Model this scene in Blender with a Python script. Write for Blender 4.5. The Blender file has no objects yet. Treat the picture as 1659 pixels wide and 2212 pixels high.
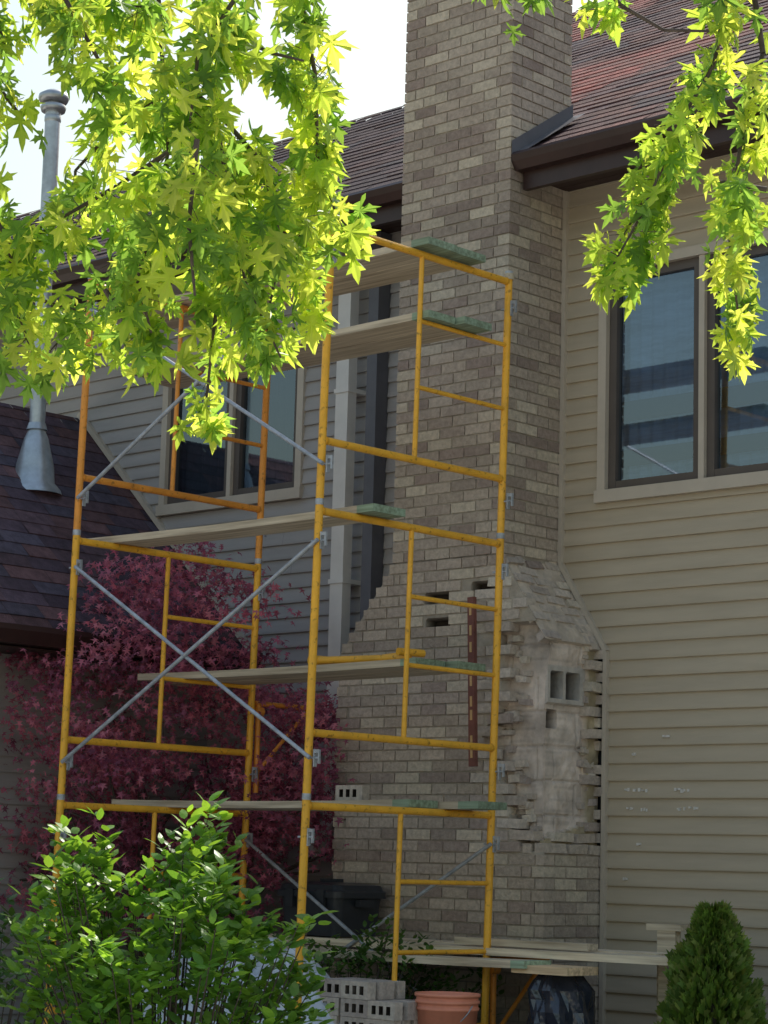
import bpy, math, random
from mathutils import Vector, Matrix, noise as mn
random.seed(7)
R=random.random
def rr(a,b): return a+(b-a)*random.random()
TH=math.radians(43.5)
CT,ST=math.cos(TH),math.sin(TH)
GZ=0.35   # ground height
SC=bpy.context.scene

# ---------------------------------------------------------------- materials
def newmat(name):
    m=bpy.data.materials.new(name); m.use_nodes=True
    nt=m.node_tree; nt.nodes.clear()
    return m,nt,nt.nodes,nt.links
def mk(name,base,rough=.7,var=.15,scale=6.,attr=False,metal=0.,bump=.0,bscale=40.,spec=.4,tint=None,tscale=1.5,tamt=.5,stretch=None,tlo=.5):
    m,nt,N,L=newmat(name)
    out=N.new('ShaderNodeOutputMaterial'); b=N.new('ShaderNodeBsdfPrincipled')
    L.new(b.outputs[0],out.inputs[0])
    b.inputs['Roughness'].default_value=rough; b.inputs['Metallic'].default_value=metal
    b.inputs['Specular IOR Level'].default_value=spec
    tc=N.new('ShaderNodeTexCoord'); src=tc.outputs['Object']
    if stretch:
        mp=N.new('ShaderNodeMapping'); mp.inputs['Scale'].default_value=stretch
        L.new(src,mp.inputs[0]); src=mp.outputs[0]
    n=N.new('ShaderNodeTexNoise'); n.inputs['Scale'].default_value=scale; n.inputs['Detail'].default_value=3
    n.inputs['Roughness'].default_value=.65
    L.new(src,n.inputs['Vector'])
    mr=N.new('ShaderNodeMapRange'); mr.inputs[1].default_value=.3; mr.inputs[2].default_value=.7
    mr.inputs[3].default_value=1-var; mr.inputs[4].default_value=1+var
    L.new(n.outputs[0],mr.inputs[0])
    if attr:
        a=N.new('ShaderNodeVertexColor'); a.layer_name='Col'; c=a.outputs[0]
    else:
        rgb=N.new('ShaderNodeRGB'); rgb.outputs[0].default_value=(*base,1); c=rgb.outputs[0]
    if tint:
        n2=N.new('ShaderNodeTexNoise'); n2.inputs['Scale'].default_value=tscale; n2.inputs['Detail'].default_value=3
        L.new(tc.outputs['Object'],n2.inputs['Vector'])
        m2=N.new('ShaderNodeMapRange'); m2.inputs[1].default_value=tlo; m2.inputs[2].default_value=tlo+.16
        m2.inputs[3].default_value=0; m2.inputs[4].default_value=tamt
        L.new(n2.outputs[0],m2.inputs[0])
        mx=N.new('ShaderNodeMix'); mx.data_type='RGBA'
        L.new(m2.outputs[0],mx.inputs[0]); L.new(c,mx.inputs[6]); mx.inputs[7].default_value=(*tint,1)
        c=mx.outputs[2]
    vm=N.new('ShaderNodeVectorMath'); vm.operation='SCALE'
    L.new(c,vm.inputs[0]); L.new(mr.outputs[0],vm.inputs['Scale'])
    L.new(vm.outputs[0],b.inputs['Base Color'])
    if bump>0:
        nb=N.new('ShaderNodeTexNoise'); nb.inputs['Scale'].default_value=bscale; nb.inputs['Detail'].default_value=2
        L.new(src,nb.inputs['Vector'])
        bp=N.new('ShaderNodeBump'); bp.inputs['Strength'].default_value=bump; bp.inputs['Distance'].default_value=.01
        L.new(nb.outputs[0],bp.inputs['Height']); L.new(bp.outputs[0],b.inputs['Normal'])
    return m
def leafmat(name,tr=.5,rough=.45,tmul=(1,1,1)):
    m,nt,N,L=newmat(name)
    out=N.new('ShaderNodeOutputMaterial'); b=N.new('ShaderNodeBsdfPrincipled'); t=N.new('ShaderNodeBsdfTranslucent')
    a=N.new('ShaderNodeVertexColor'); a.layer_name='Col'
    b.inputs['Roughness'].default_value=rough; b.inputs['Specular IOR Level'].default_value=.35
    L.new(a.outputs[0],b.inputs['Base Color'])
    vm=N.new('ShaderNodeVectorMath'); vm.operation='MULTIPLY'; vm.inputs[1].default_value=tmul
    L.new(a.outputs[0],vm.inputs[0]); L.new(vm.outputs[0],t.inputs[0])
    mx=N.new('ShaderNodeMixShader'); mx.inputs[0].default_value=tr
    L.new(b.outputs[0],mx.inputs[1]); L.new(t.outputs[0],mx.inputs[2]); L.new(mx.outputs[0],out.inputs[0])
    return m
def woodmat(name,base):
    m,nt,N,L=newmat(name)
    out=N.new('ShaderNodeOutputMaterial'); b=N.new('ShaderNodeBsdfPrincipled'); L.new(b.outputs[0],out.inputs[0])
    b.inputs['Roughness'].default_value=.75
    tc=N.new('ShaderNodeTexCoord'); mp=N.new('ShaderNodeMapping'); mp.inputs['Scale'].default_value=(1.2,28,28)
    L.new(tc.outputs['Object'],mp.inputs[0])
    n=N.new('ShaderNodeTexNoise'); n.inputs['Scale'].default_value=1.6; n.inputs['Detail'].default_value=5; L.new(mp.outputs[0],n.inputs['Vector'])
    cr=N.new('ShaderNodeValToRGB'); cr.color_ramp.elements[0].position=.32; cr.color_ramp.elements[1].position=.68
    cr.color_ramp.elements[0].color=(base[0]*.6,base[1]*.56,base[2]*.52,1); cr.color_ramp.elements[1].color=(base[0]*1.15,base[1]*1.15,base[2]*1.15,1)
    L.new(n.outputs[0],cr.inputs[0])
    a=N.new('ShaderNodeVertexColor'); a.layer_name='Col'
    vm=N.new('ShaderNodeVectorMath'); vm.operation='MULTIPLY'; L.new(cr.outputs[0],vm.inputs[0]); L.new(a.outputs[0],vm.inputs[1])
    L.new(vm.outputs[0],b.inputs['Base Color'])
    return m

M={}
M['brick']=mk('brick',(0,0,0),rough=.9,var=.2,scale=30,attr=True,bump=.5,bscale=60,spec=.2,tint=(.55,.475,.40),tscale=2.2,tamt=.35,tlo=.50)
M['mortar']=mk('mortar',(.40,.355,.30),rough=.95,var=.2,scale=12,bump=.5,bscale=50,spec=.1)
M['parge']=mk('parge',(0,0,0),rough=.95,var=.2,scale=9,attr=True,bump=.7,bscale=35,spec=.1)
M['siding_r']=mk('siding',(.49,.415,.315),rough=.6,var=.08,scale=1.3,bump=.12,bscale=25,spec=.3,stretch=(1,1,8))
M['siding_l']=mk('siding_shaded',(.40,.375,.365),rough=.6,var=.08,scale=1.3,bump=.12,bscale=25,spec=.3,stretch=(1,1,8))  # same siding as the right wall, its deeper shade put into the colour
M['shingle']=mk('shingle',(0,0,0),rough=.85,var=.3,scale=14,attr=True,bump=.8,bscale=120,spec=.3)
M['gutter']=mk('gutter_brown',(.045,.022,.02),rough=.4,var=.15,spec=.5)
M['soffit']=mk('soffit',(.055,.032,.03),rough=.6,var=.15)
M['trim']=mk('trim_tan',(.54,.47,.39),rough=.5,var=.06)
M['sash']=mk('sash',(.11,.09,.08),rough=.45,var=.08)
M['dsp']=mk('downspout_white',(.74,.71,.68),rough=.45,var=.06)
M['dark']=mk('dark_grey',(.13,.13,.15),rough=.5,var=.1)
M['galv']=mk('galvanized',(.50,.54,.58),rough=.35,var=.2,scale=9,metal=.6)
M['steel']=mk('brace_steel',(.42,.45,.50),rough=.45,var=.25,scale=20,metal=.4)
M['yellow']=mk('scaffold_yellow',(0,0,0),rough=.38,var=.14,scale=7,attr=True,spec=.5,tint=(.20,.08,.02),tscale=36,tamt=.8,tlo=.60)
M['wood']=woodmat('plank_wood',(.62,.53,.40))
M['black']=mk('black_plastic',(.03,.035,.045),rough=.38,var=.2,bump=.1,bscale=20)
M['bag']=mk('bag_plastic',(.035,.04,.06),rough=.2,var=.2,bump=1.,bscale=14,spec=.9)
M['orange']=mk('orange_plastic',(.88,.32,.20),rough=.45,var=.12)
M['red']=mk('level_red',(.20,.075,.06),rough=.45,var=.2)
M['amber']=mk('amber',(.60,.38,.18),rough=.4,var=.1)
M['bark']=mk('bark',(.09,.07,.06),rough=.9,var=.35,scale=20,bump=.6)
M['ground']=mk('mulch_grass',(.075,.08,.04),rough=.95,var=.4,scale=3,bump=.6,bscale=12,tint=(.08,.06,.04),tscale=.6,tamt=.8)
M['concrete']=mk('concrete',(.58,.54,.48),rough=.9,var=.08,scale=2,bump=.2,bscale=30)
M['leaf']=leafmat('maple_leaf',.62,.38,(3.9,3.2,2.0))
M['jleaf']=leafmat('japanese_maple_leaf',.35,.5,(1.6,1.,1.))
M['sleaf']=leafmat('shrub_leaf',.4,.4,(2.2,2.,.8))
def glassmat():
    m,nt,N,L=newmat('window_glass')
    out=N.new('ShaderNodeOutputMaterial'); g=N.new('ShaderNodeBsdfGlossy'); t=N.new('ShaderNodeBsdfTransparent'); mx=N.new('ShaderNodeMixShader')
    g.inputs['Roughness'].default_value=.03; g.inputs['Color'].default_value=(.72,.86,1,1)
    t.inputs[0].default_value=(.72,.8,.88,1); mx.inputs[0].default_value=.20
    L.new(t.outputs[0],mx.inputs[1]); L.new(g.outputs[0],mx.inputs[2]); L.new(mx.outputs[0],out.inputs[0]); return m
M['glass']=glassmat()
M['glass_reflection']=mk('glass_reflection',(.13,.20,.30),rough=.9,var=.3,scale=2.5,stretch=(1,1,6))  # blue sheet behind the pane, its colour stands in for reflected sky
M['room']=mk('room_dark',(.03,.033,.038),rough=.9,var=.1)
M['sheet']=mk('plastic_sheet',(.60,.64,.70),rough=.2,var=.12,scale=5,spec=.8)

# ---------------------------------------------------------------- mesh builder
class MB:
    def __init__(s): s.v=[];s.f=[];s.c=[];s.sm=[]
    def add(s,vs,fs,col=(1,1,1),smooth=False):
        b=len(s.v); s.v+=[tuple(p) for p in vs]
        if isinstance(col,list): s.c+=col
        else: s.c+=[col]*len(vs)
        s.f+=[tuple(b+i for i in f) for f in fs]; s.sm+=[smooth]*len(fs)
    def box(s,a,b,col=(1,1,1)):
        x0,y0,z0=a;x1,y1,z1=b
        s.add([(x0,y0,z0),(x1,y0,z0),(x1,y1,z0),(x0,y1,z0),(x0,y0,z1),(x1,y0,z1),(x1,y1,z1),(x0,y1,z1)],
          [(0,3,2,1),(4,5,6,7),(0,1,5,4),(1,2,6,5),(2,3,7,6),(3,0,4,7)],col)
    def obox(s,o,X,Y,Z,hx,hy,hz,col=(1,1,1),jit=0):
        o=Vector(o);vs=[]
        for k in (-1,1):
            for i,j in ((-1,-1),(1,-1),(1,1),(-1,1)):
                vs.append(o+X*(i*hx*(1-jit*random.random()))+Y*(j*hy*(1-jit*random.random()))+Z*(k*hz*(1-jit*random.random())))
        s.add(vs,[(0,3,2,1),(4,5,6,7),(0,1,5,4),(1,2,6,5),(2,3,7,6),(3,0,4,7)],col)
    def tube(s,p,q,r,r2=None,n=10,col=(1,1,1),cap=True):
        if r2 is None:r2=r
        p=Vector(p);q=Vector(q);d=(q-p)
        if d.length<1e-6:return
        d.normalize(); a=d.orthogonal().normalized(); b=d.cross(a)
        vs=[]
        for c,rad in ((p,r),(q,r2)):
            for i in range(n):
                t=2*math.pi*i/n; vs.append(c+a*(rad*math.cos(t))+b*(rad*math.sin(t)))
        s.add(vs,[(i,(i+1)%n,n+(i+1)%n,n+i) for i in range(n)],col,True)
        if cap:
            s.add(vs[:n],[tuple(range(n-1,-1,-1))],col); s.add(vs[n:],[tuple(range(n))],col)
    def lathe(s,c,prof,n=24,col=(1,1,1)):
        vs=[]
        for r,z in prof:
            for i in range(n):
                t=2*math.pi*i/n; vs.append((c[0]+r*math.cos(t),c[1]+r*math.sin(t),c[2]+z))
        fs=[]
        for k in range(len(prof)-1):
            for i in range(n): fs.append((k*n+i,k*n+(i+1)%n,(k+1)*n+(i+1)%n,(k+1)*n+i))
        s.add(vs,fs,col,True)
    def obj(s,name,mat,parent=None,house=False):
        me=bpy.data.meshes.new(name); me.from_pydata(s.v,[],s.f)
        me.polygons.foreach_set('use_smooth',s.sm)
        ca=me.color_attributes.new('Col','FLOAT_COLOR','POINT')
        fl=[]
        for c in s.c: fl+=[c[0],c[1],c[2],1.]
        ca.data.foreach_set('color',fl)
        me.materials.append(mat); me.update()
        o=bpy.data.objects.new(name,me); SC.collection.objects.link(o)
        if parent: o.parent=parent
        elif house: o.rotation_euler=(0,0,-TH)
        return o
def empty(name,house=True):
    e=bpy.data.objects.new(name,None); SC.collection.objects.link(e)
    if house: e.rotation_euler=(0,0,-TH)
    return e
def interp(tab,x):
    if x<=tab[0][0]: return tab[0][1]
    for (a,b),(c,d) in zip(tab,tab[1:]):
        if x<=c: return b+(d-b)*(x-a)/(c-a)
    return tab[-1][1]
def clamp01(x): return max(0.,min(1.,x))
def rnd_dir():
    while True:
        v=Vector((rr(-1,1),rr(-1,1),rr(-1,1)))
        if .05<v.length<1: return v.normalized()

# ---------------------------------------------------------------- ground
g=MB(); g.add([(-400,-400,GZ),(400,-400,GZ),(400,400,GZ),(-400,400,GZ)],[(0,1,2,3)]); g.obj('ground',M['ground'])
g=MB()
for i in range(-6,6):
    for j in range(-5,4):
        g.box((-10.7+i*3.0+.006,-3.2+j*3.0+.006,GZ-.05),(-10.7+i*3.0+2.994,-3.2+j*3.0+2.994,GZ+.03))
g.obj('bounce_slab',M['concrete'],None,True)  # unseen pale slab, added to bounce sunlight onto the shaded wall

# ---------------------------------------------------------------- house
house=empty('house')
WV=10.65; EX=.1016
def cut(spans,a,b):
    out=[]
    for s0,s1 in spans:
        if b<=s0 or a>=s1: out.append((s0,s1)); continue
        if a>s0: out.append((s0,a))
        if b<s1: out.append((b,s1))
    return out
def uR(z): return interp([(2.8,-8.25),(3.34,-8.6)],z)
def uL(z): return interp([(2.8,-9.95),(3.34,-9.5)],z)
RW=(-8.30,-6.80,3.72,5.16); LW=(-12.33,-10.88,3.99,5.14)
def siding(mb,spans_fn,o,sd,nd,z0,z1,lip=.019):
    z=z0
    while z<z1-1e-4:
        zt=min(z+EX,z1)
        for s0,s1 in spans_fn((z+zt)/2):
            jl=[s0]; x=s0+rr(1.5,3.6)
            while x<s1-.3: jl.append(x); x+=rr(2.6,3.7)
            jl.append(s1)
            for a,b in zip(jl,jl[1:]):
                l=lip+rr(-.002,.002); l2=lip+rr(-.002,.002)
                P=lambda s,off,zz:(o[0]+sd[0]*s+nd[0]*off,o[1]+sd[1]*s+nd[1]*off,zz)
                e=.0012 if b<s1 else 0
                mb.add([P(a,l,z),P(b-e,l2,z),P(b-e,.002,zt),P(a,.002,zt),P(a,-.004,z),P(b-e,-.004,z),P(a,l,z+.012),P(b-e,l2,z+.012)],
                       [(0,1,7,6),(6,7,2,3),(4,5,1,0)])
        z=zt
s=MB()
def sp_r(z):
    sp=[(uR(z)+.005,-2.5)]
    if RW[2]<z<RW[3]: sp=cut(sp,RW[0],RW[1])
    return sp
siding(s,sp_r,(0,WV),(1,0),(0,-1),GZ+.05,5.71)
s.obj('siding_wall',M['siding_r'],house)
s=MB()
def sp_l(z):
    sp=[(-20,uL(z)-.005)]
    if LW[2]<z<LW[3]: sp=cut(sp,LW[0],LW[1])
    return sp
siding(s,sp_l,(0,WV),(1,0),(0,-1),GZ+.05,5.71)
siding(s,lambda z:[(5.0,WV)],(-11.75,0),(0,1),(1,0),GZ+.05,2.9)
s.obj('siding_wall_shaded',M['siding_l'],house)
s=MB()
for u,z in ((-8.08,1.965),(-8.0,1.965),(-7.96,1.96),(-7.72,1.965),(-7.66,1.96),(-8.06,1.855),(-7.95,1.85),(-7.69,1.855),(-7.6,1.86),(-8.03,2.17),(-7.8,2.27),(-7.98,1.65),(-8.1,1.45)):
    for _ in range(3):
        du=rr(-.03,.03); w=rr(.006,.022); s.box((u+du,WV-.024,z+rr(-.006,.008)),(u+du+w,WV-.012,z+.012+rr(0,.006)))
s.obj('mortar_splashes',M['dsp'],house)
b=MB()
b.box((-20,WV+.25,GZ),(-2.5,18,5.7)); b.box((-15.2,5.05,GZ),(-11.78,WV+.2,2.85))
for z0,z1 in ((GZ,3.72),(5.16,5.7)): b.box((-8.6,WV+.02,z0),(-2.52,WV+.24,z1))
b.box((-6.8,WV+.02,3.72),(-2.52,WV+.24,5.16)); b.box((-8.6,WV+.02,3.72),(-8.30,WV+.24,5.16))
b.box((-19.98,WV+.02,GZ),(-9.4,WV+.24,3.99)); b.box((-19.98,WV+.02,5.14),(-9.4,WV+.24,5.7))
b.box((-19.98,WV+.02,3.99),(-12.33,WV+.24,5.14)); b.box((-10.88,WV+.02,3.99),(-9.4,WV+.24,5.14))
b.obj('sheathing',M['room'],house)

def window(u0,u1,z0,z1,name,bars=False):
    t=MB(); v=WV
    w=.05
    t.box((u0-.01,v-.035,z0-.0),(u0+w,v+.06,z1)); t.box((u1-w,v-.035,z0),(u1+.01,v+.06,z1))
    t.box((u0-.012,v-.038,z1-w),(u1+.012,v+.06,z1+.012)); t.box((u0-.02,v-.05,z0-.03),(u1+.02,v+.06,z0+.045))
    um=(u0+u1)/2; t.box((um-.02,v-.028,z0+.045),(um+.02,v+.06,z1-w))
    t.obj(name+'_casing',M['trim'],house)
    d=MB(); gl=MB(); cu=MB()
    for a,b_ in ((u0+w,um-.02),(um+.02,u1-w)):
        za,zb=z0+.045,z1-w; q=.055
        d.box((a,v+.0,za),(a+q,v+.05,zb)); d.box((b_-q,v+.0,za),(b_,v+.05,zb))
        d.box((a+q,v+.002,za),(b_-q,v+.05,za+q)); d.box((a+q,v+.002,zb-q),(b_-q,v+.05,zb))
        gl.add([(a+q,v+.03,za+q),(b_-q,v+.03,za+q),(b_-q,v+.03,zb-q),(a+q,v+.03,zb-q)],[(0,1,2,3)])
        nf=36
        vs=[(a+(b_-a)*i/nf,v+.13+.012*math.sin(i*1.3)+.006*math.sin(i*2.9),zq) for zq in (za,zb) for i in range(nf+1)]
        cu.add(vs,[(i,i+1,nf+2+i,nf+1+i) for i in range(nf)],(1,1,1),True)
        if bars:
            dk.box((a,v+.085,z0+.48),(b_,v+.10,z0+.60)); dk.box((a,v+.085,z0+.20),(b_,v+.10,z0+.30))  # dark bands standing in for reflections in the glass
    d.obj(name+'_sash',M['sash'],house); gl.obj(name+'_glass',M['glass'],house); cu.obj(name+'_backing',M['glass_reflection'] if bars else M['room'],house)
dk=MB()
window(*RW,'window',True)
window(*LW,'window',False)
dk.obj('reflection_bars',M['room'],house)

t=MB()
def strip(p,q,w=.028,dp=.04,mb=None):
    p=Vector(p);q=Vector(q);Z=(q-p).normalized();Y=Vector((0,1,0));X=Y.cross(Z).normalized()
    (mb or t).obox((p+q)/2,X,Y,Z,w/2,dp/2,(q-p).length/2)
strip((-8.585,WV-.02,5.7),(-8.585,WV-.02,3.34)); strip((-8.585,WV-.021,3.34),(-8.228,WV-.021,2.79)); strip((-8.228,WV-.022,2.79),(-8.228,WV-.022,GZ))
strip((-9.515,WV-.02,5.7),(-9.515,WV-.02,3.34)); strip((-9.515,WV-.021,3.34),(-9.965,WV-.021,2.8)); strip((-9.965,WV-.022,2.8),(-9.965,WV-.022,GZ))
strip((-13.3,WV-.03,4.83),(-11.3,WV-.03,2.93),w=.04)
t.obj('trim',M['trim'],house)

# roofs
def roofcol():
    k=rr(.75,1.2); base=random.choice([(.10,.055,.06),(.08,.048,.058),(.12,.058,.056),(.075,.055,.068)])
    return tuple(c*k for c in base)
def shingles(mb,P,s_fn,tlen,expo=.135,tabw=.31,lip=.008,colfn=None):
    nrow=int(tlen/expo)+1
    for k in range(nrow):
        t0=k*expo; t1=min(t0+expo+.004,tlen)
        if t0>=tlen: break
        s0,s1=s_fn((t0+t1)/2); x=s0-rr(0,tabw)
        while x<s1:
            w=tabw*rr(.75,1.15)
            a=max(x+.002,s0); b=min(x+w-.002,s1)
            if b-a>.02:
                l=lip*rr(.7,1.4); c=(colfn or (lambda s,t:roofcol()))(x,t0)
                mb.add([P(a,t0,l),P(b,t0,l),P(b,t1,.002),P(a,t1,.002),P(a,t0,-.004),P(b,t0,-.004)],[(0,1,2,3),(4,5,1,0)],c)
            x+=w
pitch=math.atan(.667); cp,sp_=math.cos(pitch),math.sin(pitch)
def Pm(s,t,off): return (s,10.15+t*cp-off*sp_,5.80+t*sp_+off*cp)
r=MB()
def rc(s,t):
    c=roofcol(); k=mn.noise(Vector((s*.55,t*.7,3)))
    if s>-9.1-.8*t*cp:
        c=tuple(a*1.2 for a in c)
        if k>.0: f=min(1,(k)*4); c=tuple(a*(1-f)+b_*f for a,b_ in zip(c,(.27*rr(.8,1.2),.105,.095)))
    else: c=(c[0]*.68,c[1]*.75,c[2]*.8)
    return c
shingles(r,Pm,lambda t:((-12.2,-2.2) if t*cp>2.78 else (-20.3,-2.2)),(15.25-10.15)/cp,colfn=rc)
def Pw(s,t,off):
    a=math.atan(.95); return (-11.32-t*math.cos(a)+off*math.sin(a),s,2.90+t*math.sin(a)+off*math.cos(a))
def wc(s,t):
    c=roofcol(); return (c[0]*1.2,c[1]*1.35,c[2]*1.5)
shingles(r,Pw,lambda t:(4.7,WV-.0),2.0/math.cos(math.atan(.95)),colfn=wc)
r.obj('roof_shingles',M['shingle'],house)
r=MB()
zr1=5.78+.667*2.78; zr2=5.78+.667*5.1
def prism(mb,u0,u1,prof):
    n=len(prof); vs=[(u0,a,b_) for a,b_ in prof]+[(u1,a,b_) for a,b_ in prof]
    mb.add(vs,[tuple(range(n)),tuple(range(2*n-1,n-1,-1))]+[(i,n+i,n+(i+1)%n,(i+1)%n) for i in range(n)])
prism(r,-20.28,-12.21,[(10.17,5.785),(12.93,zr1-.02),(15.7,5.8),(15.7,5.72),(10.17,5.72)])
prism(r,-12.19,-2.22,[(10.17,5.785),(15.25,zr2-.02),(20.3,5.8),(20.3,5.72),(10.17,5.72)])
vs=[(-11.34,4.72,2.87),(-13.3,4.72,4.74),(-15.3,4.72,2.87),(-15.3,4.72,2.8),(-11.34,4.72,2.8)]
r.add(vs+[(a,WV-.02,c) for a,_,c in vs],[(0,1,2,3,4),(9,8,7,6,5)]+[(i,(i+1)%5,5+(i+1)%5,5+i) for i in range(5)])
r.obj('roof_deck',M['soffit'],house)
gm=MB()
def gutter(u0,u1,v,z):
    prof=[(v+.10,z),(v-.005,z),(v-.02,z-.02),(v-.01,z-.06),(v+.02,z-.11),(v+.10,z-.11)]
    n=6; vs=[(u0,a,b_) for a,b_ in prof]+[(u1,a,b_) for a,b_ in prof]
    gm.add(vs,[tuple(range(n)),tuple(range(2*n-1,n-1,-1))]+[(i,n+i,n+(i+1)%n,(i+1)%n) for i in range(n)])
gutter(-8.60,-2.2,10.12,5.82); gutter(-20.3,-9.50,10.12,5.82)
vs=[( -11.33,2.915),(-11.21,2.915),(-11.20,2.88),(-11.24,2.80),(-11.33,2.80)]
gm.add([(a,4.7,c) for a,c in vs]+[(a,WV-.01,c) for a,c in vs],[(0,1,2,3,4),(9,8,7,6,5)]+[(i,(i+1)%5,5+(i+1)%5,5+i) for i in range(5)])
gm.box((-8.58,10.2,5.60),(-2.2,10.24,5.72)); gm.box((-20.3,10.2,5.60),(-9.52,10.24,5.72))
gm.obj('gutter',M['gutter'],house)
sf=MB(); 
for a,b_ in ((-8.58,-2.2),(-20.3,-9.52)):
    y=10.24
    while y<WV-.005:
        sf.box((a,y,5.69),(b_,min(y+.095,WV-.003),5.705)); y+=.1
sf.box((-11.75,4.8,2.78),(-11.33,WV-.03,2.79))
sf.obj('soffit',M['soffit'],house)
d=MB()
d.box((-10.40,10.46,1.75),(-10.285,10.54,5.35))
def slant(p,q,w,dp):
    p=Vector(p);q=Vector(q);Z=(q-p).normalized();X=Vector((1,0,0));Y=Z.cross(X).normalized(); d.obox((p+q)/2,X,Y,Z,w/2,dp/2,(q-p).length/2)
slant((-10.343,10.5,5.33),(-10.343,10.20,5.62),.112,.078); d.box((-10.398,10.16,5.58),(-10.288,10.24,5.72))
slant((-10.343,10.5,1.77),(-10.343,10.3,1.55),.112,.078)
for z in (2.5,3.32,4.6): d.box((-10.41,10.452,z),(-10.275,10.63,z+.03))
d.obj('downspout',M['dsp'],house)
d=MB(); d.box((-10.175,10.52,2.3),(-10.085,10.63,5.68)); d.obj('dark_strip',M['dark'],house)  # narrow dark grey upright strip beside the downspout
f=MB(); 
f.add([(-8.592,10.1,5.80),(-8.592,10.69,6.19),(-8.592,10.69,6.28),(-8.592,10.1,5.89)],[(0,1,2,3)])
f.add([(-8.592,10.12,5.815),(-8.50,10.12,5.815),(-8.50,10.70,6.205),(-8.592,10.70,6.205)],[(0,1,2,3)])
o=f.obj('flashing',M['dark'],house); 
vp=empty('vent_pipe')
a=MB(); c=(-12.61,9.69,0)
a.lathe(c,[(.20,4.02),(.19,4.05),(.145,4.10),(.135,4.22),(.085,4.42),(.062,4.47),(.062,4.49)]);a.obj('flashing_cone',M['galv'],vp)
a=MB(); a.lathe(c,[(.056,4.3),(.056,6.85)]); a.lathe(c,[(.075,4.48),(.06,4.53)])
for z in (5.2,6.0,6.75): a.lathe(c,[(.0565,z),(.061,z+.01),(.061,z+.04),(.0565,z+.05)])
a.obj('pipe',M['galv'],vp)
a=MB(); a.lathe(c,[(.056,6.83),(.085,6.83),(.095,6.86),(.085,6.88)]); a.lathe(c,[(.05,6.85),(.05,6.93)]); a.lathe(c,[(.0,6.90),(.098,6.90),(.112,6.93),(.108,6.955),(.06,6.985),(0,6.99)])
a.obj('cap',M['galv'],vp)

# ---------------------------------------------------------------- chimney
chim=empty('brick_chimney')
CO=.0677; BL=.2032; FV=10.1; BV=10.68
def brickcol(light=0):
    t=R()
    if t<.42: c=(.44,.365,.30)
    elif t<.66: c=(.38,.31,.26)
    elif t<.80: c=(.32,.25,.215)
    else: c=(.54,.465,.37)
    k=rr(.9,1.12); return tuple(x*k+light for x in c)
EDGE=[(1.60,-8.30),(1.75,-8.42),(1.97,-8.49),(2.1,-8.56),(2.24,-8.66),(2.4,-8.58),(2.5,-8.50),(2.75,-8.54),(2.92,-8.58)]
def fd(u,z,pad=0): return 1.60<z<2.92 and u>interp(EDGE,z)+pad
def sd(v,z,pad=0): return 1.64+.25*(v-10.1)+pad<z<2.82 and v<10.565-pad
bk=MB(); holes=[(-9.13,3.11),(-9.12,2.96),(-8.75,3.16)]
k=0; z=GZ-.05
while z<8.2:
    zc=z+CO/2; a,b_=uL(zc),uR(zc); own=k%2==0
    jog=rr(-.05,.06); jog2=rr(-.05,.05)
    fa=a+(0 if own else .1); fb=b_-(0 if own else .1)
    g0=-12+(0 if own else BL/2)+ .03
    x=g0
    while x<fb:
        s0=max(x,fa); s1=min(x+BL-.010,fb)
        if s1-s0>.03:
            m=(s0+s1)/2
            skip=fd(m+jog,zc) or any(abs(m-h[0])<.1 and abs(zc-h[1])<.03 for h in holes)
            if not skip:
                rough=(m>-8.78 and 1.6<zc<3.3)
                o=rr(-.002,.002)+(rr(-.018,.010) if rough else 0); 
                lt=.03+.12*R() if rough else (.04*R() if zc<3.2 else 0)
                if rough:
                    bk.obox(((s0+s1)/2,FV+o+.045,zc+rr(-.004,.004)),Vector((1,rr(-.05,.05),rr(-.04,.04))).normalized(),Vector((0,1,0)),Vector((0,0,1)),(s1-s0)/2,.045,CO/2-.005,brickcol(lt),jit=.10)
                else: bk.box((s0,FV+o,z+.005),(s1,FV+o+.09,z+CO-.005),brickcol(lt))
        x+=BL
    sa=FV+(.1 if own else 0.0); sb=BV if zc>3.3 else WV-.005
    uu=b_
    if zc>3.34 or zc<2.80:
        x=FV+(.1 if own else 0)-.0
        while x<sb:
            s0=max(x,sa); s1=min(x+BL-.010,sb)
            if s1-s0>.03:
                m=(s0+s1)/2
                if not (zc<2.82 and sd(m+jog2,zc)):
                    rough=1.6<zc<2.82; o=rr(-.002,.002)+(rr(-.02,.012) if rough else 0)
                    if rough: bk.obox((uu-.045-o,m,zc+rr(-.004,.004)),Vector((1,0,0)),Vector((rr(-.08,.08),1,rr(-.06,.06))).normalized(),Vector((0,0,1)),.045,(s1-s0)/2,CO/2-.005,brickcol(.08),jit=.15)
                    else: bk.box((uu-.09-o,s0,z+.005),(uu-o,s1,z+CO-.005),brickcol(.03*R()))
            x+=BL
    x=FV+(.1 if own else 0)
    while x<sb:
        s1=min(x+BL-.01,sb)
        if s1-x>.03: bk.box((a,x,z+.005),(a+.09,s1,z+CO-.005),brickcol())
        x+=BL
    if zc>6:
        x=a+.1
        while x<b_-.1:
            s1=min(x+BL-.01,b_-.1); bk.box((x,BV-.09,z+.005),(s1,BV-.001,z+CO-.005),brickcol()); x+=BL
    z+=CO; k+=1
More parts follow.
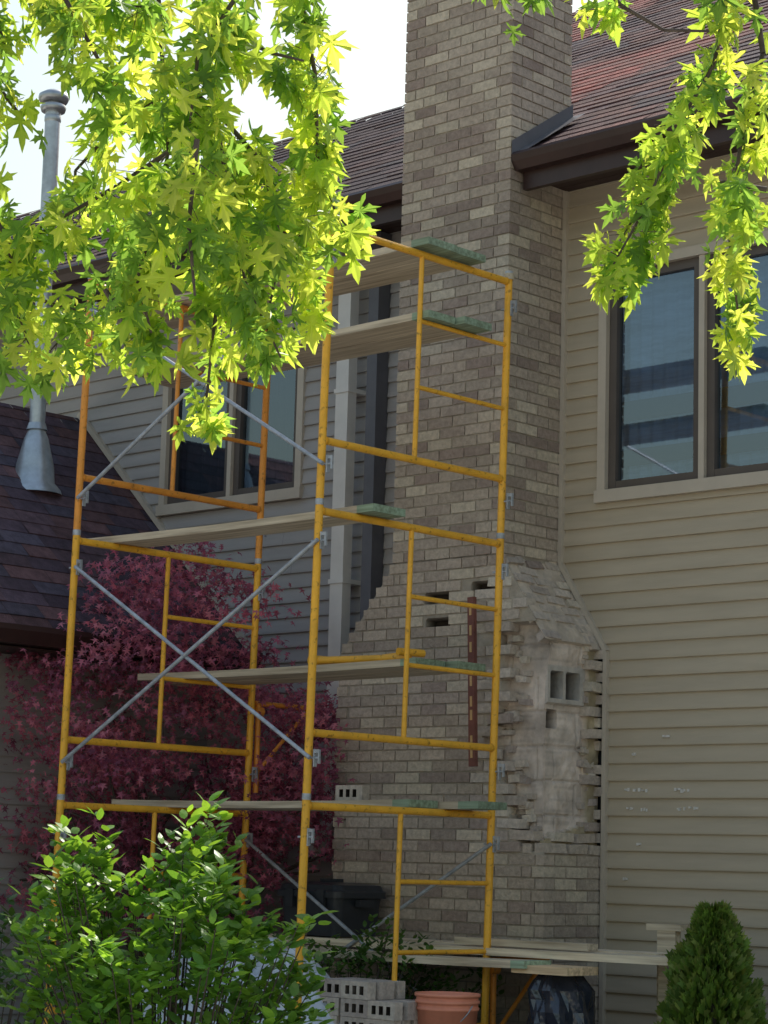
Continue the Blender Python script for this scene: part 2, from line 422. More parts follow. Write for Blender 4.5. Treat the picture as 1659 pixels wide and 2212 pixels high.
for (A,B,side) in (((-8.6,3.34),(-8.25,2.80),1),((-9.5,3.34),(-9.95,2.80),-1)):
    T=Vector((B[0]-A[0],0,B[1]-A[1])); Ln=T.length; T.normalize(); S=Vector((0,1,0)); Nn=Vector((-T.z,0,T.x)) if side>0 else Vector((T.z,0,-T.x))
    rows=int(Ln/CO)
    for i in range(rows):
        x=FV+(.1 if i%2 else 0)-rr(0,.03)
        while x<WV-.01:
            s0=max(x,FV+.0); s1=min(x+BL-.012,WV-.01)
            if s1-s0>.03 and R()>(.12 if i<rows-2 else .3):
                cc=Vector((A[0],(s0+s1)/2,A[1]))+T*((i+.5)*CO+rr(-.008,.008))+Nn*rr(-.034,-.020)
                ang=rr(-.10,.10); T2=(T*math.cos(ang)+S*math.sin(ang)); S2=(S*math.cos(ang)-T*math.sin(ang))
                bk.obox(cc,S2,T2,Nn,(s1-s0)/2*rr(.8,1),CO/2-.006,.03,brickcol(.03+.12*R() if side>0 else 0),jit=.12)
            x+=BL
for _ in range(46):
    zz=rr(1.68,2.85)
    if R()<.5:
        u=interp(EDGE,zz)+rr(-.02,.08)
        if u>-8.36: continue
        o=(u,FV+.078,zz); X=Vector((1,0,rr(-.08,.08))).normalized(); Yv=Vector((0,1,0))
        bk.obox(o,X,Yv,X.cross(Yv),rr(.02,.06),rr(.012,.05),rr(.014,.029),brickcol(rr(.05,.15)),jit=.3)
    else:
        v=rr(10.50,10.60)
        o=(-8.258-.06,v,zz)
        if 10.16<v<10.53 and 2.28<zz<2.72: continue
        Yv=Vector((0,1,rr(-.12,.12))).normalized(); X=Vector((1,0,0))
        bk.obox(o,X,Yv,X.cross(Yv),rr(.010,.035),rr(.015,.05),rr(.012,.028),brickcol(rr(.05,.15)),jit=.3)
bk.obj('bricks',M['brick'],chim)
co=MB()
co.box((-9.492,FV+.008,3.30),(-8.608,BV-.008,8.19))
hf=MB()
du=.0125
def pc(k): return (.69*k,.59*k,.52*k)
us=[-9.942+i*du for i in range(int((9.942-8.258)/du)+2)]; zs=[GZ-.1+i*.0145 for i in range(int((3.36-GZ+.1)/.0145)+2)]
vs=[];cs=[]
def block_joint(s,zz,off=0):
    # joints of the concrete block core: courses of 0.2 m, blocks of 0.4 m
    row=int(math.floor(zz/.2)); a=(zz%.2)<.013; b_=((s+off+.2*(row%2))%.4)<.012
    return a or b_
def mark(s,zz,seed): return -.16 if (zz%CO)<.016 and mn.noise(Vector((s*5,zz*3,seed)))>.05 else 0
for zz in zs:
    lo,hi=uL(zz)+.008,uR(zz)-.008
    for u in us:
        x=min(max(u,lo),hi)
        nz=mn.noise(Vector((u*6,zz*6,1)))*.014+mn.noise(Vector((u*22,zz*22,5)))*.006
        h=any(abs(u-h[0])<.095 and abs(zz-h[1])<.03 for h in holes)
        if fd(u,zz,-.09): 
            f=clamp01((2.82-zz)/.25); xm=hi-(.03+.045*f)+.004
            nz*=clamp01((xm-u)/.08)
            y=FV+.088+nz+(.008 if block_joint(u,zz) else 0); x=min(x,xm); kk=.90+.35*mn.noise(Vector((u*4,zz*7,2)))+mark(u,zz,9)-(.15 if block_joint(u,zz) else 0); col=pc(kk)
        elif h: y=FV+.09; col=(.05,.04,.035)
        else:
            y=FV+.008+ (nz*.25 if zz<3.3 and u>-8.8 else 0); k2=1.1 if u>-8.78 and zz>1.5 else .85; col=(.42*k2,.37*k2,.31*k2)
        vs.append((x,y,zz)); cs.append(col)
nu=len(us)
hf.add(vs,[(j*nu+i,j*nu+i+1,(j+1)*nu+i+1,(j+1)*nu+i) for j in range(len(zs)-1) for i in range(nu-1)],cs,False)
vys=[FV+.008+i*.011 for i in range(50)]
zs=[GZ-.1+i*.0125 for i in range(int((3.36-GZ+.1)/.0125)+1)]
vs=[];cs=[]
for zz in zs:
    for v in vys:
        nz=mn.noise(Vector((v*6,zz*6,11)))*.018+mn.noise(Vector((v*22,zz*22,15)))*.007
        base=uR(zz)-.008; y=min(v,WV-.001)
        if sd(v,zz,.02):
            nz*=clamp01((v-FV-.085)/.07); bj=block_joint(v,zz,.13)
            f=clamp01((2.82-zz)/.25); x=base-(.03+.045*f)+nz-(.008 if bj else 0); y=max(y,FV+.083); kk=.98+.35*mn.noise(Vector((v*4,zz*7,2)))+mark(v,zz,9)-(.15 if bj else 0); col=pc(kk)
            blk=10.17<v<10.53 and 2.45<zz<2.68
            if blk: x=base-.055+nz*.2; col=(.52,.48,.44)
            if (10.21<v<10.325 or 10.36<v<10.475) and 2.49<zz<2.64: x=base-.2; col=(.05,.042,.035)
            if 10.20<v<10.30 and 2.32<zz<2.42: x=base-.18; col=(.05,.042,.035)
        elif zz>2.80: x=base-.004+nz*.8; kk=1.0+.35*mn.noise(Vector((v*5,zz*7,2))); col=(.60*kk,.51*kk,.42*kk)
        elif zz>1.6: x=base-.04+nz; kk=1+.6*mn.noise(Vector((v*9,zz*9,7))); col=(.42*kk,.35*kk,.24*kk)
        else: x=base; col=(.37,.32,.27)
        vs.append((x,y,zz)); cs.append(col)
nu=len(vys)
hf.add(vs,[(j*nu+i,j*nu+i+1,(j+1)*nu+i+1,(j+1)*nu+i) for j in range(len(zs)-1) for i in range(nu-1)],cs,False)
hf.obj('exposed_masonry',M['parge'],chim)
prism2=MB()
pts=[(-9.942,GZ-.1),(-8.66,GZ-.1),(-8.66,3.3),(-9.49,3.33),(-9.942,2.79)]
vs=[(a,FV+.13,b_) for a,b_ in pts]+[(a,WV-.005,b_) for a,b_ in pts]
prism2.add(vs,[tuple(range(5)),tuple(range(9,4,-1))]+[(i,5+i,5+(i+1)%5,(i+1)%5) for i in range(5)])
prism2.obj('core_fill',M['mortar'],chim)
co.obj('mortar',M['mortar'],chim)
cw=MB(); cw.box((-9.56,FV-.06,8.2),(-8.54,BV+.06,8.32)); cw.lathe((-9.05,10.4,8.32),[(.16,0),(.15,.25),(.12,.25),(.12,0)]); cw.obj('crown',M['mortar'],chim)

# ---------------------------------------------------------------- scaffold
scaf=empty('scaffold')
Y=MB(); G=MB()
def lean(u,z): return u+.018*(z-1.8)
V0,V1,VM=8.15,9.60,8.86
YEL=(.92,.47,.04); ORA=(.84,.33,.05)
def frame(u,zt,col,bot=None):
    zb=zt-1.50 if bot is None else bot
    def P(v,z): return (lean(u,z),v,z)
    for v in (V0,V1):
        Y.tube(P(v,zb),P(v,zt+.02),.0215,n=12,col=col)
        G.tube(P(v,zt+.018),P(v,zt+.05),.024,n=12)
        for dz in (-.17,-1.29):
            G.box((lean(u,zt)+.02,v-.008,zt+dz-.045),(lean(u,zt)+.028,v+.012,zt+dz+.045)); 
            G.box((lean(u,zt)+.028,v-.006,zt+dz+.025),(lean(u,zt)+.06,v+.006,zt+dz+.042))
            G.box((lean(u,zt)+.05,v-.006,zt+dz-.03),(lean(u,zt)+.06,v+.006,zt+dz+.025))
            G.tube((lean(u,zt)-.05,v,zt+dz),(lean(u,zt)+.06,v,zt+dz),.006,n=6)
    for z in (zt-.012,zt-1.16):
        if z>zb: Y.tube(P(V0,z),P(V1,z),.0205,n=12,col=col)
        for v,s_ in ((V0,1),(V1,-1),(VM,0)):
            Y.tube(P(v+s_*.020,z),P(v+s_*.030,z),.0235 if s_ else .018,n=10,col=tuple(q*.8 for q in col))
    Y.tube(P(VM,zt-.012),P(VM,zt-1.16),.0145,n=8,col=col)
    for dz in (-.385,-.755):
        Y.tube(P(VM,zt+dz),P(V1,zt+dz),.0135,n=8,col=col)
UA,UB=-8.225,-10.21
for zt in (4.84,3.32,1.80):
    frame(UA,zt,YEL); frame(UB,zt,ORA if zt>4 else YEL)
Y.tube((lean(UA,4.9),V1,4.84),(lean(UA,4.9),V1,4.875),.03,n=12,col=(.5,.42,.3))
def brace(v,zt):
    for f in (0,1):
        a,b_=(-.17,-1.29) if f==0 else (-1.29,-.17)
        dv=-.02-.012*f
        G.tube((lean(UB,zt+a)+.03,v+dv,zt+a),(lean(UA,zt+b_)+.03,v+dv,zt+b_),.0115,n=8)
brace(V0,3.32); brace(V0,4.84); brace(V1,1.80)
for u in (UA,UB):
    for v in (V0,V1):
        G.box((lean(u,GZ)-.07,v-.07,GZ),(lean(u,GZ)+.07,v+.07,GZ+.012)); 
def bracket(u,v,z,dirv=1):
    Y.tube((u,v,z),(u,v+dirv*.5,z),.016,n=8,col=ORA); Y.tube((u,v+.03*dirv,z),(u,v+.03*dirv,z-.55),.018,n=8,col=ORA)
    Y.tube((u,v+dirv*.47,z-.01),(u,v+dirv*.04,z-.42),.013,n=8,col=ORA); Y.tube((u,v,z-.05),(u,v+dirv*.06,z-.05),.03,n=10,col=ORA)
bracket(lean(UB,2.5),V1+.03,2.47); bracket(lean(UA,1)+.0,V1+.03,1.0)
Y.obj('frames',M['yellow'],scaf); G.obj('braces',M['steel'],scaf)
def plank(u0,u1,v0,v1,z,th=.04,green=True,tone=1.,name='scaffold_plank',sag=.01):
    m=MB(); N=20
    for i in range(N):
        a=u0+(u1-u0)*i/N; b_=u0+(u1-u0)*(i+1)/N
        f=lambda x:-sag*(1-((x-(u0+u1)/2)/((u1-u0)/2))**2)
        za,zb=z+f(a),z+f(b_)
        col=(tone,tone,tone)
        if green and i==N-1: col=(.50*tone,.78*tone,.74*tone)
        m.add([(a,v0,za),(b_,v0,zb),(b_,v1,zb),(a,v1,za),(a,v0,za+th),(b_,v0,zb+th),(b_,v1,zb+th),(a,v1,za+th)],
          [(0,3,2,1),(4,5,6,7),(0,1,5,4),(2,3,7,6)]+([(3,0,4,7)] if i==0 else [])+([(1,2,6,5)] if i==N-1 else []),col)
    return m.obj(name,M['wood'],None,True)
plank(-10.65,-8.07,8.80,9.035,4.862); plank(-10.72,-8.08,9.045,9.29,4.862)
plank(-10.62,-8.12,8.87,9.09,4.472); plank(-10.7,-8.06,9.10,9.33,4.472,tone=.9)
plank(-10.45,-8.07,8.42,8.67,3.332)
plank(-10.62,-8.30,9.03,9.27,2.582,tone=.85); plank(-10.72,-8.22,9.28,9.52,2.582,tone=.85)
plank(-10.72,-8.25,8.95,9.18,1.812,tone=.9); plank(-10.82,-7.97,9.19,9.43,1.812,tone=.8)
lb=MB()
lb.tube((-9.25,9.2,2.66),(-8.62,9.33,2.66),.022,n=12,col=YEL); lb.tube((-9.2,9.33,2.655),(-8.66,9.42,2.70),.014,n=8,col=YEL)
lb.tube((-9.25,9.16,2.66),(-9.2,9.38,2.66),.03,n=12,col=YEL); lb.tube((-8.64,9.25,2.69),(-8.6,9.42,2.69),.022,n=10,col=YEL)
lb.obj('scaffold_bracket',M['yellow'],None,True)

def cored_brick(mb,u,v,z,L=.195,H=.085,T=.06,yaw=0.):
    c=brickcol(.12); X=Vector((math.cos(yaw),math.sin(yaw),0)); Yv=Vector((-math.sin(yaw),math.cos(yaw),0)); Zv=Vector((0,0,1)); o=Vector((u,v,z))
    hh=.022
    xs=[0,.03,.06,.0825,.1125,.135,.165,L]
    ys=[0,H/2-hh,H/2+hh,H]
    hx={1,3,5}
    P=lambda a,b_,d:o+X*a+Zv*b_+Yv*d
    for i in range(7):
        for j in range(3):
            a,b_,p,q=xs[i],xs[i+1],ys[j],ys[j+1]
            if i in hx and j==1:
                dkc=(.05,.04,.035)
                vs=[P(a,p,0),P(b_,p,0),P(b_,q,0),P(a,q,0),P(a,p,T*.9),P(b_,p,T*.9),P(b_,q,T*.9),P(a,q,T*.9)]
                mb.add(vs,[(0,1,5,4),(1,2,6,5),(2,3,7,6),(3,0,4,7),(4,5,6,7)],dkc)
            else: mb.add([P(a,p,0),P(b_,p,0),P(b_,q,0),P(a,q,0)],[(0,1,2,3)],c)
    vs=[P(0,0,0),P(L,0,0),P(L,0,T),P(0,0,T),P(0,H,0),P(L,H,0),P(L,H,T),P(0,H,T)]
    mb.add(vs,[(0,3,2,1),(4,5,6,7),(1,2,6,5),(2,3,7,6),(3,0,4,7)],c)
m=MB(); cored_brick(m,-9.10,9.25,1.853,L=.21,H=.09); m.obj('brick',M['brick'],None,True)
m=MB()
zz=GZ
while zz<.88:
    top=zz>.80
    for i in range(4 if not top else 2):
        for j in range(4):
            cored_brick(m,-8.80+i*.205+rr(-.015,.015)+(.22 if top else 0),8.6+j*.075,zz,H=.09,yaw=rr(-.05,.05))
    zz+=.092
m.obj('brick_pile',M['brick'],None,True)

m=empty('spirit_level')
a=MB(); X=Vector((1,0,0)); A_=Vector((-8.735,9.98,3.08)); B_=Vector((-8.68,9.96,2.08)); Zv=(B_-A_).normalized(); Yv=Zv.cross(X).normalized(); X=Yv.cross(Zv)
a.obox((A_+B_)/2,X,Yv,Zv,.024,.014,.5); a.obj('body',M['red'],m)
a=MB()
for t_ in (.08,.2,.3,.5,.62,.7,.85,.92): a.obox(A_+(B_-A_)*t_-Yv*0,X,Yv,Zv,.008,.017,.03)
a.obj('vials',M['amber'],m)

plank(-10.05,-7.0,9.58,9.82,1.03,green=False,tone=1.4,name='work_platform_plank',sag=.005); plank(-9.75,-7.25,9.83,10.06,1.035,green=False,tone=1.5,name='work_platform_plank',sag=.003)
plank(-9.6,-7.75,9.33,9.56,.98,green=True,tone=1.35,name='work_platform_plank')
m=MB(); m.box((-8.55,9.68,1.075),(-7.6,9.77,1.112)); m.box((-8.7,9.88,1.078),(-7.75,9.95,1.10)); m.obj('lumber',M['wood'],None,True)
m=MB(); m.box((-7.43,10.07,GZ),(-7.31,10.12,1.19)); m.box((-7.25,9.84,GZ),(-7.19,9.88,1.03)); m.box((-7.50,10.065,1.19),(-7.27,10.13,1.225)); m.box((-9.2,9.9,GZ),(-9.1,9.95,1.03));m.obj('platform_post',M['wood'],None,True)
m=MB(); m.box((-7.86,9.36,.955),(-7.48,9.62,.998),(1.5,1.3,1.1)); m.obj('board',M['wood'],None,True)
m=MB(); n=40; ringz=[.955,.92,.87,.82,.76,.70,.63,.56,.49,.42,GZ+.01]
vs=[]
for j,zq in enumerate(ringz):
    for i in range(n):
        t_=2*math.pi*i/n; rd=(.105+.07*j/10+.02*min(j,2))*(1+.22*mn.noise(Vector((math.cos(t_)*2,math.sin(t_)*2,zq*6)))+.08*math.sin(t_*7+zq*12)+.10*mn.noise(Vector((math.cos(t_)*6,math.sin(t_)*6,zq*14))))
        vs.append((-7.68+rd*math.cos(t_),9.56+rd*math.sin(t_),zq))
m.add(vs,[(j*n+i,j*n+(i+1)%n,(j+1)*n+(i+1)%n,(j+1)*n+i) for j in range(len(ringz)-1) for i in range(n)],(1,1,1),False)
m.obj('plastic_bag',M['bag'],None,True)
m=MB(); cx,cy=-9.68,9.83
def rrect(hw,hd,rad,z,n=6):
    pts=[]
    for qx,qy,a0 in ((1,1,0),(-1,1,90),(-1,-1,180),(1,-1,270)):
        for i in range(n+1):
            t_=math.radians(a0+90*i/n); pts.append((cx+qx*(hw-rad)+rad*math.cos(t_),cy+qy*(hd-rad)+rad*math.sin(t_),z))
    return pts
secs=[rrect(.235,.18,.05,1.075),rrect(.25,.20,.05,1.30),rrect(.275,.22,.05,1.30),rrect(.275,.22,.05,1.335),rrect(.262,.208,.05,1.345),rrect(.25,.2,.05,1.375),rrect(.12,.1,.05,1.39)]
k=len(secs[0]); vs=[p for q in secs for p in q]
m.add(vs,[(j*k+i,j*k+(i+1)%k,(j+1)*k+(i+1)%k,(j+1)*k+i) for j in range(len(secs)-1) for i in range(k)]+[tuple(range(6*k,7*k))])
for s_ in (-1,1):
    m.box((cx+s_*.28-.02,cy-.06,1.25),(cx+s_*.28+.02,cy+.06,1.29)); m.box((cx+s_*.13-.03,cy-.23,1.24),(cx+s_*.13+.03,cy-.205,1.345))
m.box((cx-.07,cy-.03,1.39),(cx+.07,cy+.03,1.41))
m.obj('storage_tub',M['black'],None,True)
m=empty('bucket')
a=MB(); c=(-7.9,8.9,.47)
a.lathe(c,[(.0,.0),(.135,.0),(.158,.30),(.165,.30),(.165,.315),(.160,.315),(.160,.335),(.168,.335),(.168,.35),(.161,.35),(.161,.37),(.171,.37),(.171,.385),(.158,.385),(.13,.02),(0,.02)],n=36)
a.obj('shell',M['orange'],m)
a=MB()
pp=[]
for i in range(13):
    t_=math.pi*i/12; pp.append((c[0]+.172*math.cos(t_),c[1]-.10*math.sin(t_),c[2]+.33-.14*math.sin(t_)))
for p_,q_ in zip(pp,pp[1:]): a.tube(p_,q_,.003,n=6)
a.obj('handle',M['steel'],m)
a=MB(); a.box((-8.1,8.8,GZ),(-7.9,9.0,.468)); a.box((-7.89,8.8,GZ),(-7.7,9.0,.468)); a.obj('paver_block',M['mortar'],None,True)
m=MB(); n=80; vs=[]
for j in range(n):
    for i in range(n):
        x=(i/(n-1)-.5); y=(j/(n-1)-.5)
        e=max(0,1-(x*x+y*y)*4.2)
        rid=abs(mn.noise(Vector((x*7,y*7,0))))+.5*abs(mn.noise(Vector((x*17,y*15,3))))
        h=.60*e**.5+ .20*rid*e**.5
        vs.append((-9.35+x*2.2+.05*mn.noise(Vector((x*14,y*14,8))),8.72+y*1.2,GZ+.02+max(0,h)))
m.add(vs,[(j*n+i,j*n+i+1,(j+1)*n+i+1,(j+1)*n+i) for j in range(n-1) for i in range(n-1)],(1,1,1),False)
m.obj('plastic_sheet',M['sheet'],None,True)

# ---------------------------------------------------------------- foliage
half=[(0,.08),(.16,.09),(.27,-.02),(.42,-.04),(.33,.10),(.09,.24),(.24,.34),(.36,.26),(.42,.38),(.66,.52),(.46,.50),(.44,.62),(.30,.50),(.065,.44),(.07,.60),(.20,.66),(.28,.80),(.12,.78),(.10,.90),(0,1.14)]
MAPLE=half+[(-x,y) for x,y in reversed(half[1:-1])]
half2=[(0,.05),(.32,.02),(.10,.28),(.50,.45),(.10,.48),(0,1.0)]
STAR=half2+[(-x,y) for x,y in reversed(half2[1:-1])]
OV=[(0,0),(.17,.15),(.25,.42),(.17,.72),(0,1.0),(-.17,.72),(-.25,.42),(-.17,.15)]
def leaf(mb,tmpl,cen,pos,dirv,nrm,size,col,curl=.25):
    d=Vector(dirv).normalized(); n=Vector(nrm); n=(n-d*n.dot(d))
    if n.length<1e-3: n=d.orthogonal()
    n.normalize(); x=d.cross(n)
    pos=Vector(pos); vs=[]
    q=cen[1]
    for a,b_ in [cen]+tmpl:
        z=-curl*(a*a*1.5+(b_-q)**2*.8)
        vs.append(pos+x*(a*size)+d*(b_*size)+n*(z*size))
    k=len(tmpl)
    mb.add(vs,[(0,1+i,1+(i+1)%k) for i in range(k)],col)
def polyline(pts,step):
    out=[]
    for a,b_ in zip(pts,pts[1:]):
        a=Vector(a);b_=Vector(b_);n=max(1,int((b_-a).length/step))
        for i in range(n): out.append((a+(b_-a)*(i/n),(b_-a).normalized()))
    return out
tree=empty('silver_maple_tree',False)
TL=MB(); TB=MB()
def BP(x,z,y=6.2):
    k=y/6.1
    return Vector(((x-.027*(z-1.5))*k,y,1.5+(z-1.5)*k))
def mcol():
    t_=R()
    if t_<.36: c=(.19,.29,.05)
    elif t_<.62: c=(.27,.35,.08)
    else: c=(.095,.19,.04)
    k=rr(.8,1.2); return tuple(a*k for a in c)
def spray(pts,dens=1.,spread=.085,size=(.055,.115),r0=.006):
    P=[BP(*p) for p in pts]
    for i in range(len(P)-1): 
        t_=i/len(P); TB.tube(P[i],P[i+1],r0*(1-t_)+.002,r0*(1-t_-1/len(P))+.0015,n=6,cap=False,col=(1,1,1))
    for p,d in polyline(P,.032/dens):
        if mn.noise(p*5)<-.30: continue
        for _ in range(random.choice((3,4,5,5))):
            off=rnd_dir()*spread*rr(.3,1.5); off.y*=1.8; off.z-=.04
            base=p+off*.7
            out=(off.normalized()*.5+Vector((0,0,-rr(.5,1.6)))+d*.35+rnd_dir()*.4)
            nn=rnd_dir()+Vector((0,-.6,.35))
            s_=rr(*size)
            leaf(TL,MAPLE,(0,.34),base,out,nn,s_,mcol(),curl=rr(.1,.7))
            if R()<.3: TB.tube(p,base,.0016,.001,n=4,cap=False)
L_=[
 ([(-.62,4.0),(-.60,3.71),(-.58,3.46),(-.62,3.27),(-.75,3.06),(-.90,2.88)],1.0),
 ([(-.60,3.71),(-.45,3.59),(-.41,3.34),(-.36,3.09),(-.26,2.88)],1.3),
 ([(-.41,3.34),(-.44,3.02),(-.47,2.70)],1.1),
 ([(-.22,3.98),(-.17,3.71),(-.16,3.46),(-.11,3.30),(-.06,3.24)],1.2),
 ([(-.16,3.46),(-.21,3.21),(-.19,2.98)],1.0),
 ([(-1.10,3.92),(-1.04,3.74)],1.1),
 ([(-1.08,3.66),(-1.0,3.56)],.9),
 ([(-.92,3.98),(-.80,3.76),(-.72,3.62)],1.0),
 ([(-1.15,3.4),(-1.02,3.19),(-1.0,3.0),(-.94,2.86)],1.2),
 ([(-.62,3.27),(-.66,3.09),(-.62,2.94)],1.3),
 ([(-.58,3.46),(-.72,3.36),(-.88,3.26),(-1.0,3.2)],1.1),
 ([(-.60,3.62),(-.74,3.52),(-.84,3.40),(-.84,3.3)],.9),
 ([(-.54,4.02),(-.41,3.81),(-.29,3.76),(-.20,3.74)],.8),
 ([(-.45,3.59),(-.31,3.43),(-.26,3.2),(-.30,2.98)],1.2),
 ([(-1.05,3.06),(-.95,3.03),(-.83,3.0)],1.2),
 ([(-.75,3.06),(-.70,2.98),(-.60,2.93)],1.2),
 ([(-1.0,4.0),(-.85,3.92),(-.62,3.88)],1.2),
 ([(-.36,3.98),(-.5,3.75),(-.52,3.55)],1.0),
 ([(-.50,3.5),(-.52,3.25),(-.50,3.05)],1.2),
 ([(-.38,3.5),(-.36,3.25),(-.40,2.95)],1.0),
 ([(1.04,4.15),(.96,3.76),(.86,3.59),(.76,3.34),(.66,3.16)],.8),
 ([(1.10,3.8),(1.03,3.53),(.99,3.28),(1.02,2.93)],.8),
 ([(.60,4.05),(.70,3.93),(.82,3.86),(.95,3.86)],.9),
 ([(.91,3.7),(.81,3.46),(.70,3.26),(.64,3.14)],.8),
 ([(1.1,3.4),(.97,3.42)],1.0),
 ([(.30,4.05),(.42,3.97),(.50,3.97)],.6),
]
for i,(pts,dn) in enumerate(L_):
    yb=6.1+rr(-.5,.5)
    pts=[(a,b_,yb) for a,b_ in pts]
    spray(pts,dn)
def limb(pts,r0,r1):
    n=len(pts)-1
    for i in range(n):
        TB.tube(pts[i],pts[i+1],r0+(r1-r0)*i/n,r0+(r1-r0)*(i+1)/n,n=12,cap=False)
limb([(-3.4,6.6,GZ),(-3.35,6.6,1.8),(-3.2,6.5,3.2),(-2.9,6.4,4.6),(-2.6,6.5,6.5)],.22,.12)
limb([(-2.95,6.4,4.4),(-2.0,6.2,4.75),(-1.0,6.1,4.8),(.2,6.1,4.9),(1.4,6.2,4.85)],.09,.03)
for x,z in ((-.62,4.0),(-.22,3.98),(-1.10,3.92),(-.92,3.98),(-.54,4.02),(-.36,3.98),(1.04,4.15),(.6,4.05),(.3,4.05),(1.1,3.8)):
    q=BP(x,z,6.1); TB.tube(q,(q.x-.15,6.1,4.82),.008,.016,n=6,cap=False)
TL.obj('leaves',M['leaf'],tree); TB.obj('branches',M['bark'],tree)

jm=empty('japanese_maple_tree',False); JL=MB(); JB=MB()
base=Vector((-1.30,14.75,GZ))
def jbranch(p,d,L,r,depth):
    q=p+d*L; JB.tube(p,q,r,r*.7,n=7,cap=False)
    if depth==0: return [q]
    out=[]
    for _ in range(3):
        nd=(d+rnd_dir()*.75+Vector((0,0,.12))).normalized(); nd.y*=.7
        out+=jbranch(q,nd,L*rr(.6,.85),r*.62,depth-1)
    return out
tips=[]
for k in range(5):
    a=2*math.pi*k/5+rr(-.3,.3); d=Vector((math.cos(a)*.7,math.sin(a)*.4,rr(.9,1.3))).normalized()
    tips+=jbranch(base+Vector((0,0,.1)),d,rr(.7,.85),.028,2)
cl=[]
while len(cl)<430:
    p=Vector((rr(-2.45,-.0),rr(13.8,15.2),rr(.95,3.6)))
    x=(p.x+1.3)/(1.2 if p.z<2.8 else .85); z=(p.z-2.15)/1.4; y=(p.y-14.45)/.7
    q=x*x+z*z+y*y
    if q<1 and (q>.25 or R()<.3) and mn.noise(p*1.8)>-.2: cl.append(p)
for p in cl:
    cc=random.choice([(.38,.115,.19),(.46,.14,.21),(.54,.19,.25),(.27,.085,.145)])
    for _ in range(32):
        o=Vector((random.gauss(0,.11),random.gauss(0,.10),random.gauss(0,.045)))
        k=rr(.6,1.35)
        leaf(JL,STAR,(0,.33),p+o,rnd_dir()+Vector((0,0,-.3)),Vector((0,-.7,.8))+rnd_dir()*.7,rr(.04,.072),tuple(c*k for c in cc),.3)
JL.obj('leaves',M['jleaf'],jm); JB.obj('branches',M['bark'],jm)

def shrub(name,cx,cy,rx,ry,z0,z1,nclump,per,size,cols,hump=0.,mat='sleaf',tmpl=OV,cen=(0,.42),flat=.55):
    e=empty(name,False); S=MB(); B=MB()
    for _ in range(nclump):
        while True:
            x,y=rr(-1,1),rr(-1,1)
            if x*x+y*y<1: break
        top=z0+(z1-z0)*(1-flat*(x*x+y*y))*(1+hump*mn.noise(Vector((x*2.2,y*2.2,cx))))
        zc=top-abs(random.gauss(0,.38))*(z1-z0)
        zc=max(zc,z0+.05)
        p=Vector((cx+x*rx,cy+y*ry,zc))
        if R()<.4:
            b0=Vector((cx+x*rx*.25,cy+y*ry*.25,GZ)); mid=(b0+p)/2+Vector((x*.05,y*.05,.05))
            B.tube(b0,mid,.006,.004,n=5,cap=False); B.tube(mid,p,.004,.002,n=5,cap=False)
        c=random.choice(cols); k0=rr(.75,1.25)
        outv=Vector((x,y,.8)).normalized()
        for i in range(per):
            a=2.4*i; dd=(Vector((math.cos(a),math.sin(a),rr(-.2,.6)))+outv*.5)
            off=outv*(rr(-.12,.05))+rnd_dir()*.02
            k=k0*rr(.8,1.2)
            leaf(S,tmpl,cen,p+off,dd,Vector((0,-.1,1))+rnd_dir()*.5,rr(*size),tuple(q*k for q in c),.35)
    S.obj('leaves',M[mat],e); B.obj('stems',M['bark'],e)
GR=[(.14,.28,.05),(.20,.36,.06),(.10,.22,.04)]
shrub('green_shrub',-.80,9.0,.60,.5,.45,1.48,430,11,(.05,.088),GR,.75,flat=.30)
DG=[(.06,.13,.035),(.08,.16,.04)]
shrub('dark_shrub',-1.75,10.6,.6,.5,GZ,1.35,150,10,(.04,.07),DG,.2)
shrub('low_shrub',-.10,12.85,.85,.25,GZ,1.10,260,10,(.03,.06),DG,.3,flat=.2)
e=empty('arborvitae_shrub'); S=MB(); B=MB(); cx,cy=-6.80,9.70
B.tube((cx,cy,GZ),(cx,cy,1.2),.025,.006,cap=False)
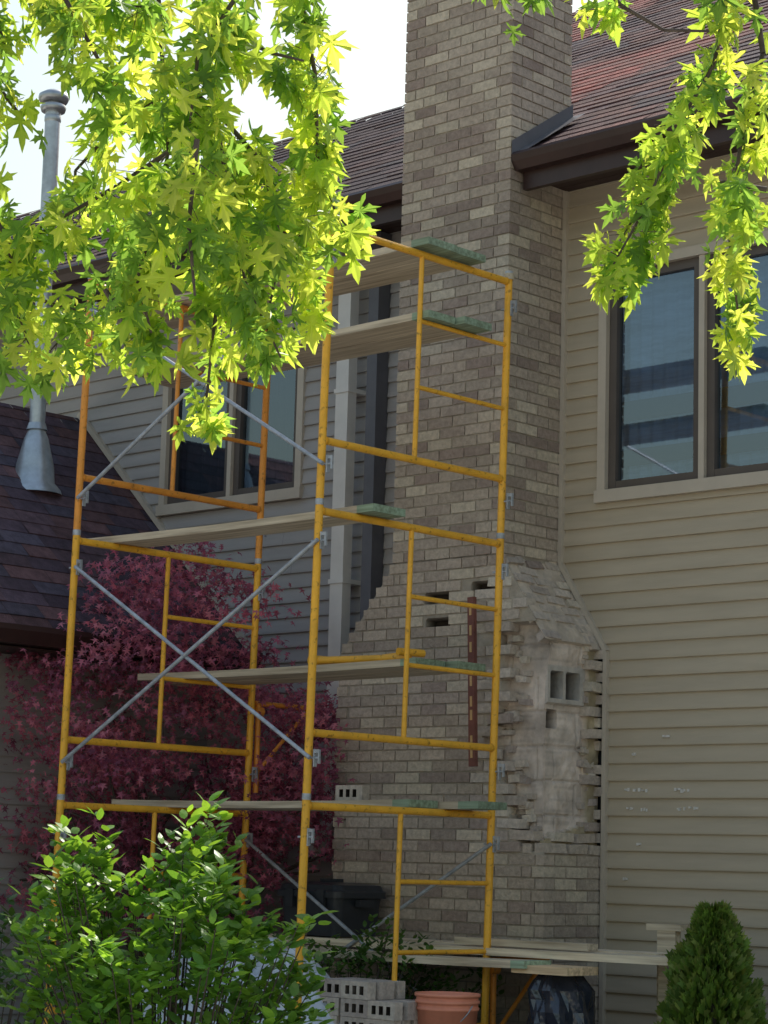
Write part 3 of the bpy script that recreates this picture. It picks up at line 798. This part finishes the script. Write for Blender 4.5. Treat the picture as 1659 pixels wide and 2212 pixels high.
for _ in range(5200):
    t_=R()**.8; zq=GZ+.05+t_*.90; rad=.255*(1-((zq-GZ)/1.0)**2.0)+.015; a=rr(0,2*math.pi)
    rad*=1+.5*mn.noise(Vector((math.cos(a)*2.2,math.sin(a)*2.2,zq*5))); f=rr(.6,1.02)
    p=Vector((cx+rad*f*math.cos(a),cy+rad*f*math.sin(a),zq)); o=Vector((math.cos(a),math.sin(a),0))
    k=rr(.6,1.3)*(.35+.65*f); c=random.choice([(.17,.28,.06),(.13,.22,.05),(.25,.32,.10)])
    leaf(S,[(0,0),(.2,.3),(.28,.8),(.08,.7),(0,1),(-.08,.7),(-.28,.8),(-.2,.3)],(0,.4),p,o*.6+Vector((0,0,1))+rnd_dir()*.4,o.cross(Vector((0,0,1)))+rnd_dir()*.8,rr(.035,.09),tuple(q*k for q in c),.1)
S.obj('foliage',M['sleaf'],e); B.obj('trunk',M['bark'],e)

# ---------------------------------------------------------------- light, world, camera
SEL=math.radians(46); SAZ=math.radians(30)
w=bpy.data.worlds.new('World'); SC.world=w; w.use_nodes=True
nt=w.node_tree; bg=nt.nodes['Background']; sk=nt.nodes.new('ShaderNodeTexSky'); sk.sky_type='NISHITA'; sk.sun_disc=False
sk.sun_elevation=SEL; sk.sun_rotation=SAZ; sk.air_density=2.0; sk.dust_density=3.0; sk.ozone_density=1.0
nt.links.new(sk.outputs[0],bg.inputs[0]); bg.inputs[1].default_value=.15
sl=bpy.data.lights.new('sun','SUN'); sl.energy=5; sl.angle=math.radians(.5); sl.color=(1,.94,.84)
so=bpy.data.objects.new('sun',sl); SC.collection.objects.link(so)
sdv=Vector((math.sin(SAZ)*math.cos(SEL),math.cos(SAZ)*math.cos(SEL),math.sin(SEL)))
so.rotation_euler=sdv.to_track_quat('Z','Y').to_euler(); so.location=sdv*50
cam=bpy.data.cameras.new('camera'); cob=bpy.data.objects.new('camera',cam); SC.collection.objects.link(cob)
cam.sensor_fit='VERTICAL'; cam.sensor_height=24; cam.lens=4868/2212*24; cam.clip_end=2000; cam.clip_start=.1
cob.matrix_world=Matrix.Translation((0,0,1.5))@Matrix.Rotation(math.radians(90+8.9),4,'X')@Matrix.Rotation(.027,4,'Z')
SC.camera=cob
SC.view_settings.view_transform='Standard'; SC.view_settings.look='None'; SC.view_settings.exposure=0
